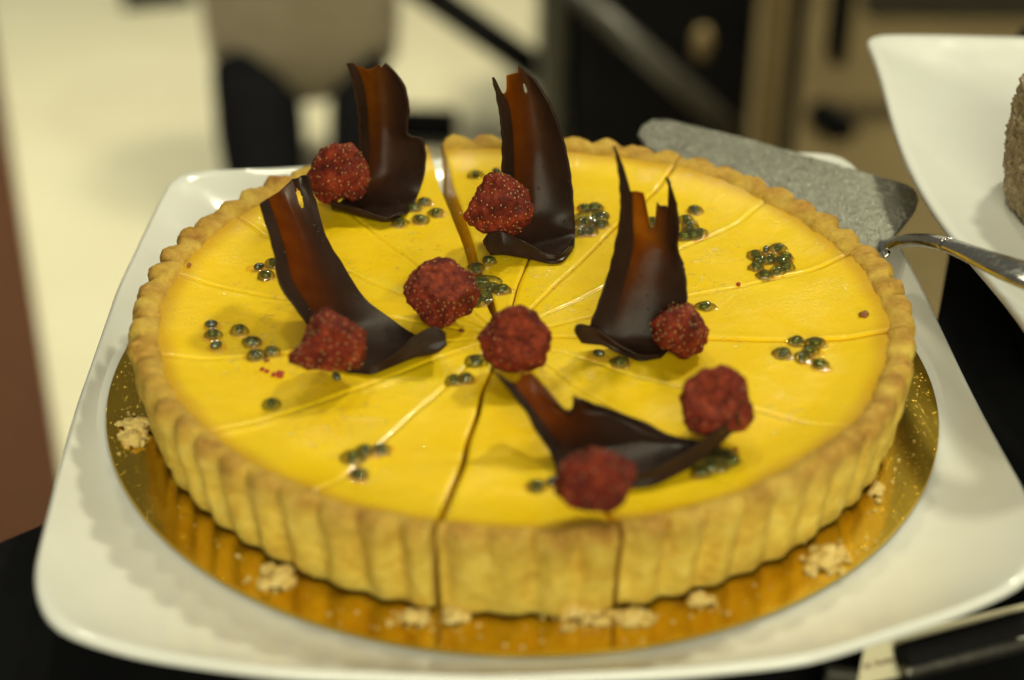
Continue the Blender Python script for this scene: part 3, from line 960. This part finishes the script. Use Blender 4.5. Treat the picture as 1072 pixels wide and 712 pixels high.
pulp('dense ring of many seeds toward the back right crust', [(802, 261), (815, 259), (791, 266), (807, 270), (819, 273), (792, 278), (801, 287), (814, 283), (824, 279), (797, 272), (823, 268)], True, .5)
pulp('five glossy seeds in juice on the seam near the right crust', [(834, 356), (854, 358), (820, 369), (840, 373), (858, 380), (848, 366)], True, .4)
pulp('single green seed right of the round seedy berry', [(738, 320)], True, 1.0, 1.0, True)
pulp('two dark seeds under the lifted foot of the forked curl', [(627, 370), (649, 378)], True, .3)
pulp('blurred yellow green jelly spot under the rolled end of the low curl', [(751, 472), (760, 476), (766, 482), (733, 494), (745, 487)], True, .6, 1.0, False, .0072)
pulp('two seeds beside the front berry, left of the low curl', [(562, 508), (579, 503)], True, .5)

# tiny beads of moisture on the curd
tb_ = bmesh.new(); bmesh.ops.create_icosphere(tb_, subdivisions=2, radius=1)
tb_.verts.ensure_lookup_table()
TV = [v.co.copy() for v in tb_.verts]; TF = [[v.index for v in f.verts] for f in tb_.faces]; tb_.free()
rnd = random.Random(4)
cnt, mv, mf = 0, [], []
while cnt < 1300:
    a = rnd.uniform(0, 2 * math.pi); r = .122 * rnd.random() ** .5
    x, y = TX + r * math.cos(a), TY + r * math.sin(a)
    if nz(x * 38, y * 38, 77) + .35 * nz(x * 140, y * 140, 78) < .16: continue
    cnt += 1
    q = rnd.uniform(.00025, .00075)
    c = Vector((x, y, surf_z(x, y) + .00010)); b0 = len(mv)
    mv += [c + Vector((v.x * q * 1.2, v.y * q, v.z * q * .34)) for v in TV]
    mf += [tuple(b0 + t for t in f) for f in TF]
tag(mesh_obj('moisture', mv, mf, M['bead'], tart), kind='stuff')

# ------------------------------------------------------------------ crumbs
def lump(bm, c, r, seed, sub=3):
    g = bmesh.ops.create_icosphere(bm, subdivisions=sub, radius=1)
    s = Vector((random.uniform(.7, 1.3), random.uniform(.7, 1.3), random.uniform(.55, .95)))
    for v in g['verts']:
        d = v.co.copy()
        k = 1 + .45 * noise.noise(d * 1.6 + Vector((seed,) * 3)) + .25 * noise.noise(d * 4 + Vector((seed,) * 3))
        v.co = Vector((d.x * s.x, d.y * s.y, d.z * s.z)) * (k * r) + c
def clump(label, px, py, wpx, hpx, n, rmax=.0032, base=0.0):
    c0 = at_z(px, py, base)
    root_bm = bmesh.new()
    rmax *= .9
    for i in range(int(n * 2.6)):
        f = random.random() ** .75 * (1.5 if random.random() < .16 else 1)
        a = random.uniform(0, 2 * math.pi)
        p = at_z(px + wpx * .5 * f * math.cos(a), py + hpx * .5 * f * math.sin(a), base)
        r = (.16 + .84 * random.random() ** 3.5) * rmax * (1.15 - .6 * f)
        lump(root_bm, p + Vector((0, 0, r * .55 + (.0012 * random.random() if f < .6 else 0))), r, random.random() * 60, 2)
    o = bm_obj('crumb_pile', root_bm, M['crumb'], smooth=False)
    return tag(o, label, 'crumbs', 'pastry crumb piles on the gold board')
clump('biggest pale crumb pile on the front left of the gold board', 290, 607, 46, 26, 34, .0036)
clump('crumbs at the bottom left of the first front cut', 432, 650, 50, 18, 22, .003)
clump('crumbs just right of the foot of the first front cut', 474, 646, 36, 20, 16, .003)
clump('ragged crumbs at the foot of the middle front slice', 610, 646, 62, 26, 40, .0032)
clump('crumbs at the foot of the second front cut', 664, 648, 52, 18, 26, .003)
clump('string of crumbs under the front right crust', 735, 632, 42, 14, 16, .0028)
clump('wide crumb pile on the front right of the gold board', 862, 588, 56, 34, 34, .0032)
clump('shadowed flaky crumbs beside the left crust', 142, 452, 36, 44, 40, .0034)
clump('small crumb pile under the right crust', 917, 512, 18, 34, 14, .0022)
bm = bmesh.new()
for i in range(150):
    a = random.choice([random.uniform(-2.9, .1), random.uniform(-2.2, -.4)])
    r = random.uniform(.1375, .1485)
    rr = .0002 + .0007 * random.random() ** 3
    lump(bm, Vector((r * math.cos(a), r * math.sin(a), rr * .5)), rr, i * 1.7, 1)
o = bm_obj('fine_crumbs', bm, M['crumb']); tag(o, 'fine pastry crumbs scattered over the gold board around the tart', 'crumbs', None, 'stuff')
def speck(label, px, py, r, mt, n=1, spread=3, name='berry_crumb'):
    bm = bmesh.new()
    for i in range(n):
        p = at_z(px + random.uniform(-spread, spread) * (n > 1), py + random.uniform(-spread, spread) * .7 * (n > 1), ZF)
        p.z = surf_z(p.x, p.y) + r * .3
        lump(bm, p, r * random.uniform(.6, 1), random.random() * 50, 2)
    o = bm_obj(name, bm, M[mt])
    return tag(o, label, 'crumb')
speck('tiny red berry crumb beside the green seeds at the left', 277, 388, .0011, 'redcrumb', 3, 3)
speck('red berry crumbs next to the tip of the dark pointed berry', 290, 394, .0012, 'redcrumb', 5, 5)
speck('orange brown crumb just above the red crumbs at the left', 277, 378, .0012, 'browncrumb', 2, 3)
speck('lone dark red speck between the forked curl and the ring of seeds', 773, 298, .0011, 'redcrumb', 1)
speck('brown baked spot on the filling by the right crust', 904, 336, .0022, 'browncrumb', 1, 3, 'baked_spot')
speck('pinkish speck between the flat cored berry and the centre', 483, 347, .0010, 'browncrumb', 1)
speck('reddish speck at the right of the rolled end of the low curl', 770, 471, .0009, 'redcrumb', 1)
speck('small brown bubble by the upper left crust', 199, 286, .0012, 'browncrumb', 1, 3, 'baked_spot')

# ------------------------------------------------------------------ cake server
srv = empty('cake_server', at_z(820, 190, .017), 'steel cake server lying behind the tart, blade dusted with crumbs', 'cake server')
def server():
    z = lambda p: p
    # blade outline on a plane slightly tilted
    pts = [(668, 140, .020), (672, 131, .020), (682, 125, .020), (700, 125, .020), (780, 144, .0198), (870, 170, .0195), (948, 192, .0195), (958, 198, .0195), (962, 207, .0195), (958, 220, .0195),
           (946, 236, .0195), (934, 249, .0195), (922, 262, .0195), (905, 262, .0195), (880, 245, .0195), (840, 225, .0195), (760, 190, .0195), (700, 168, .0198), (676, 152, .020)]
    P = [at_z(*p) for p in pts]
    bm = bmesh.new()
    vs = [bm.verts.new(p) for p in P]
    f = bm.faces.new(vs)
    r = bmesh.ops.extrude_face_region(bm, geom=[f])
    bmesh.ops.translate(bm, vec=(0, 0, -.0014), verts=[v for v in r['geom'] if isinstance(v, bmesh.types.BMVert)])
    bmesh.ops.recalc_face_normals(bm, faces=bm.faces)
    es = [e for e in bm.edges if abs(e.verts[0].co.z - e.verts[1].co.z) < .0006]
    bmesh.ops.bevel(bm, geom=es, offset=.0005, segments=2, affect='EDGES')
    bl = bm_obj('blade', bm, M['steel'], srv, smooth=False)
    tag(bl, 'grey blade speckled with crumbs and droplets')
    hp = [at_z(922, 262, .0205), at_z(935, 256, .0235), at_z(950, 252, .030), at_z(970, 252, .039), at_z(995, 257, .048), at_z(1020, 267, .054), at_z(1050, 279, .058), at_z(1085, 292, .060), at_z(1150, 318, .060), at_z(1210, 340, .057)]
    nk = catmull(hp[:5], 24)
    bm = bmesh.new()
    tube_bm(bm, nk, 0, 18, [(.0060 - .0026 * sm(0, .5, i / 24) + .0010 * sm(.5, 1, i / 24), .0016 + .0010 * sm(0, .5, i / 24)) for i in range(25)])
    bm_obj('neck', bm, M['chrome'], srv)
    hd = catmull(hp[4:], 30)
    bm = bmesh.new()
    tube_bm(bm, hd, 0, 18, [(.0044 + .0046 * sm(0, .8, i / 30), .0026 + .0006 * sm(0, .5, i / 30) - (.002 if i == 30 else 0)) for i in range(31)])
    bm_obj('handle', bm, M['chrome'], srv)
server()

# ------------------------------------------------------------------ second plate, its riser and the nut cake
p2c = at_z(917, 32, .06)
cx2, cy2 = .3124, .0961
pl2 = square_plate('square_plate', cx2, cy2, .147, .0557, .031, 0, .008, .013, .0553, .010, .105, foot=.012, asp=.9377)
tag(pl2, 'raised square white plate cropped by the right edge, behind the cake server handle', 'plate')
bm = bmesh.new(); box_bm(bm, (.23, .15, .0402), (cx2, cy2, TZ + .0404 / 2), None, .003)
tag(bm_obj('display_riser', bm, M['black'], smooth=False), 'black block under the raised white plate at the right', 'display riser')
def nutcake():
    c = at_z(1124, 165, .055)
    bm = bmesh.new()
    bmesh.ops.create_icosphere(bm, subdivisions=6, radius=1)
    for v in bm.verts:
        d = v.co.copy()
        f = 1 / max(abs(d.z), math.hypot(d.x, d.y)) ** .7
        k = f * (1 + .05 * noise.noise(d * 3) + .07 * noise.noise(d * 11) + .06 * noise.noise(d * 24))
        v.co = Vector((c.x + d.x * .024 * k, c.y + d.y * .04 * k, .031 + .0265 + d.z * .026 * k))
    o = bm_obj('nut_cake', bm, M['nut'])
    tag(o, 'brown cake rolled in chopped nuts at the right edge on the raised plate', 'cake')
nutcake()

# ------------------------------------------------------------------ price card and holder
def card():
    Yc = -.172
    A, B = at_z(897, 718, -.016), at_z(906, 672, -.009)
    D, E_ = at_z(1120, 668, -.016), at_z(1120, 620, -.009)
    n = (D - A).cross(B - A).normalized()
    if n.dot(CAM - A) < 0: n = -n
    t = n * .0005
    verts = [A, D, E_, B, A - t, D - t, E_ - t, B - t]
    faces = [(0, 1, 2, 3), (7, 6, 5, 4), (0, 4, 5, 1), (1, 5, 6, 2), (2, 6, 7, 3), (3, 7, 4, 0)]
    root = empty('label_card', A, 'cream ingredient card with the word butter, below the front right of the plate', 'card')
    mesh_obj('card', verts, faces, M['paper'], root, False)
    cu = bpy.data.curves.new('lettering', 'FONT')
    cu.body = 'ut, butter'
    cu.size = .0031; cu.extrude = .00005
    o = bpy.data.objects.new('lettering', cu); C.objects.link(o)
    cu.materials.append(M['ink'])
    bpy.context.view_layer.update()
    tme = bpy.data.meshes.new_from_object(o)
    bpy.data.objects.remove(o)
    o = bpy.data.objects.new('lettering', tme); C.objects.link(o)
    x = (D - A).normalized(); y = n.cross(x)
    hit = ray(904, 701); org = CAM + hit * ((A - CAM).dot(n) / hit.dot(n)) + n * .0004
    o.matrix_world = Matrix((( x.x, y.x, n.x, org.x), (x.y, y.y, n.y, org.y), (x.z, y.z, n.z, org.z), (0, 0, 0, 1)))
    bpy.context.view_layer.update()
    mw = o.matrix_world.copy()
    o.parent = root; o.matrix_parent_inverse = root.matrix_world.inverted(); o.matrix_world = mw
    # holder: a rounded bar in front of the card
    root = empty('card_holder', at_y(1000, 690, Yc - .006), 'black metal bar with a rounded end clipping the ingredient card', 'card holder')
    def bar(name, p, q, rx, rz, mt):
        bm = bmesh.new()
        L = (q - p); m = 22
        pts = [p + L * s for s in (0, .003, .008, .015, .03, .1, .3, .6, 1)]
        k = [.55, .8, .93, 1, 1, 1, 1, 1, 1]
        tube_bm(bm, pts, 0, 20, [(rx * a, rz * a) for a in k])
        return bm_obj(name, bm, M[mt], root)
    bar('bar', at_z(943, 692, -.011), at_z(1150, 636, -.011), .0055, .0048, 'black')
    bar('clip_edge', at_z(945, 705, -.012), at_z(1150, 654, -.012), .0024, .0028, 'chromedark')
    bm = bmesh.new()
    c = at_z(876, 712, -.010)
    box_bm(bm, (.010, .004, .02), c + Vector((0, 0, -.006)), Matrix.Rotation(R(8), 4, 'Y'), .001)
    tag(bm_obj('card_stand', bm, M['grey'], smooth=False), 'dim grey upright left of the ingredient card below the plate', 'card stand')
card()

# ------------------------------------------------------------------ blurred things behind
def bg_point(px, py, d):
    r = ray(px, py).normalized()
    return CAM + r * d
def leg_to_floor(bm, top, foot, r0, r1, n=16):
    tube_bm(bm, [top, top.lerp(foot, .5), foot], [r0, (r0 + r1) / 2, r1], n)
# low beige seat on black legs
def stool():
    cen = bg_point(314, -14, 2.45)
    root = empty('stool', (cen.x, cen.y, FZ), 'blurred beige rounded seat on thick black legs behind the tart', 'stool')
    prof = [(0, -.140), (.06, -.138), (.10, -.122), (.125, -.09), (.130, -.04), (.128, .10), (.12, .17), (0, .18)]
    o = lathe('seat', prof, M['beige'], cen, 48, root)
    for px, py, rr, px2, py2 in ((266, 90, .056, 278, 185), (376, 80, .036, 372, 190)):
        t = bg_point(px, py - 20, 2.42); f = bg_point(px2, py2, 2.36)
        ff = f + (f - t).normalized() * 0
        k = (FZ - t.z) / (f.z - t.z)
        foot = t.lerp(f, k) if k > 0 else f
        bm = bmesh.new()
        tube_bm(bm, [t, t.lerp(foot, .3), t.lerp(foot, .65), foot], [rr, rr * 1.02, rr * .9, rr * .8], 20)
        bm_obj('leg', bm, M['blackcloth'], root)
stool()
def far_box(name, px0, py0, px1, py1, d, depth, mt, label, cat, bev=.01, parent=None):
    """upright block whose front face spans the given picture corners at distance d"""
    a, b = at_y(px0, py1, d), at_y(px1, py0, d)
    bm = bmesh.new()
    box_bm(bm, (abs(b.x - a.x), depth, abs(b.z - a.z)), Vector(((a.x + b.x) / 2, d + depth / 2, (a.z + b.z) / 2)), None, bev)
    o = bm_obj(name, bm, M[mt], parent, smooth=False)
    if label: tag(o, label, cat)
    return o
def rod(name, p, q, r, mt, label=None, cat=None, parent=None):
    bm = bmesh.new(); tube_bm(bm, [p, p.lerp(q, .5), q], r, 14)
    o = bm_obj(name, bm, M[mt], parent)
    if label: tag(o, label, cat)
    return o
cab = far_box('cabinet', 598, -60, 800, 215, 1.55, .5, 'black', 'black cabinet side blurred behind the middle of the tart', 'cabinet')
far_box('shade_strip', 562, -60, 597, 215, 1.56, .45, 'grey', None, None, .01, cab)  # added grey strip stands for the shaded floor beside the cabinet
rod('rail', at_y(588, -22, 1.45), at_y(770, 140, 1.40), .014, 'grey', 'grey slanting rail in front of the black cabinet', 'rail')
rod('rail', at_y(430, -20, 1.75), at_y(575, 82, 1.72), .021, 'black', 'dark slanting rail over the pale floor left of the black cabinet', 'rail')
rod('floor_bar', at_z(395, 128, FZ + .03), at_z(478, 132, FZ + .03), .026, 'blackcloth', 'black foot lying on the pale floor behind the back left curl', 'foot')
rod('floor_bar', at_z(128, -6, FZ + .02), at_z(200, -12, FZ + .02), .03, 'black', 'dark bar on the pale floor at the top left', 'bar')
bm = bmesh.new(); ellipsoid(bm, at_y(735, 45, 1.50), (.013, .012, .022), 3)  # tan shape added for a spot of light seen against the cabinet
tag(bm_obj('tan_light_spot', bm, M['tan']), 'tan blob added for a blurred bright spot against the black cabinet', 'light_spot')
far_box('wooden_post', 788, -60, 824, 330, 1.36, .05, 'tan', 'tan wooden post blurred right of the black cabinet', 'post')
far_box('dark_post', 825, -60, 843, 215, 1.45, .05, 'black', 'thin dark post beside the tan wooden post', 'post')
far_box('chair_back', 868, -80, 905, 72, 1.5, .05, 'black', 'dark upright panel blurred above the black spot', 'panel')
rod('black_foot', at_z(858, 118, FZ + .02), at_z(884, 138, FZ + .02), .022, 'blackcloth', 'small black foot on the tan floor above the server blade', 'foot')
far_box('dark_backdrop', 905, -120, 1200, 22, 1.9, .05, 'grey', 'dark grey panel at the top right behind the raised plate', 'panel')
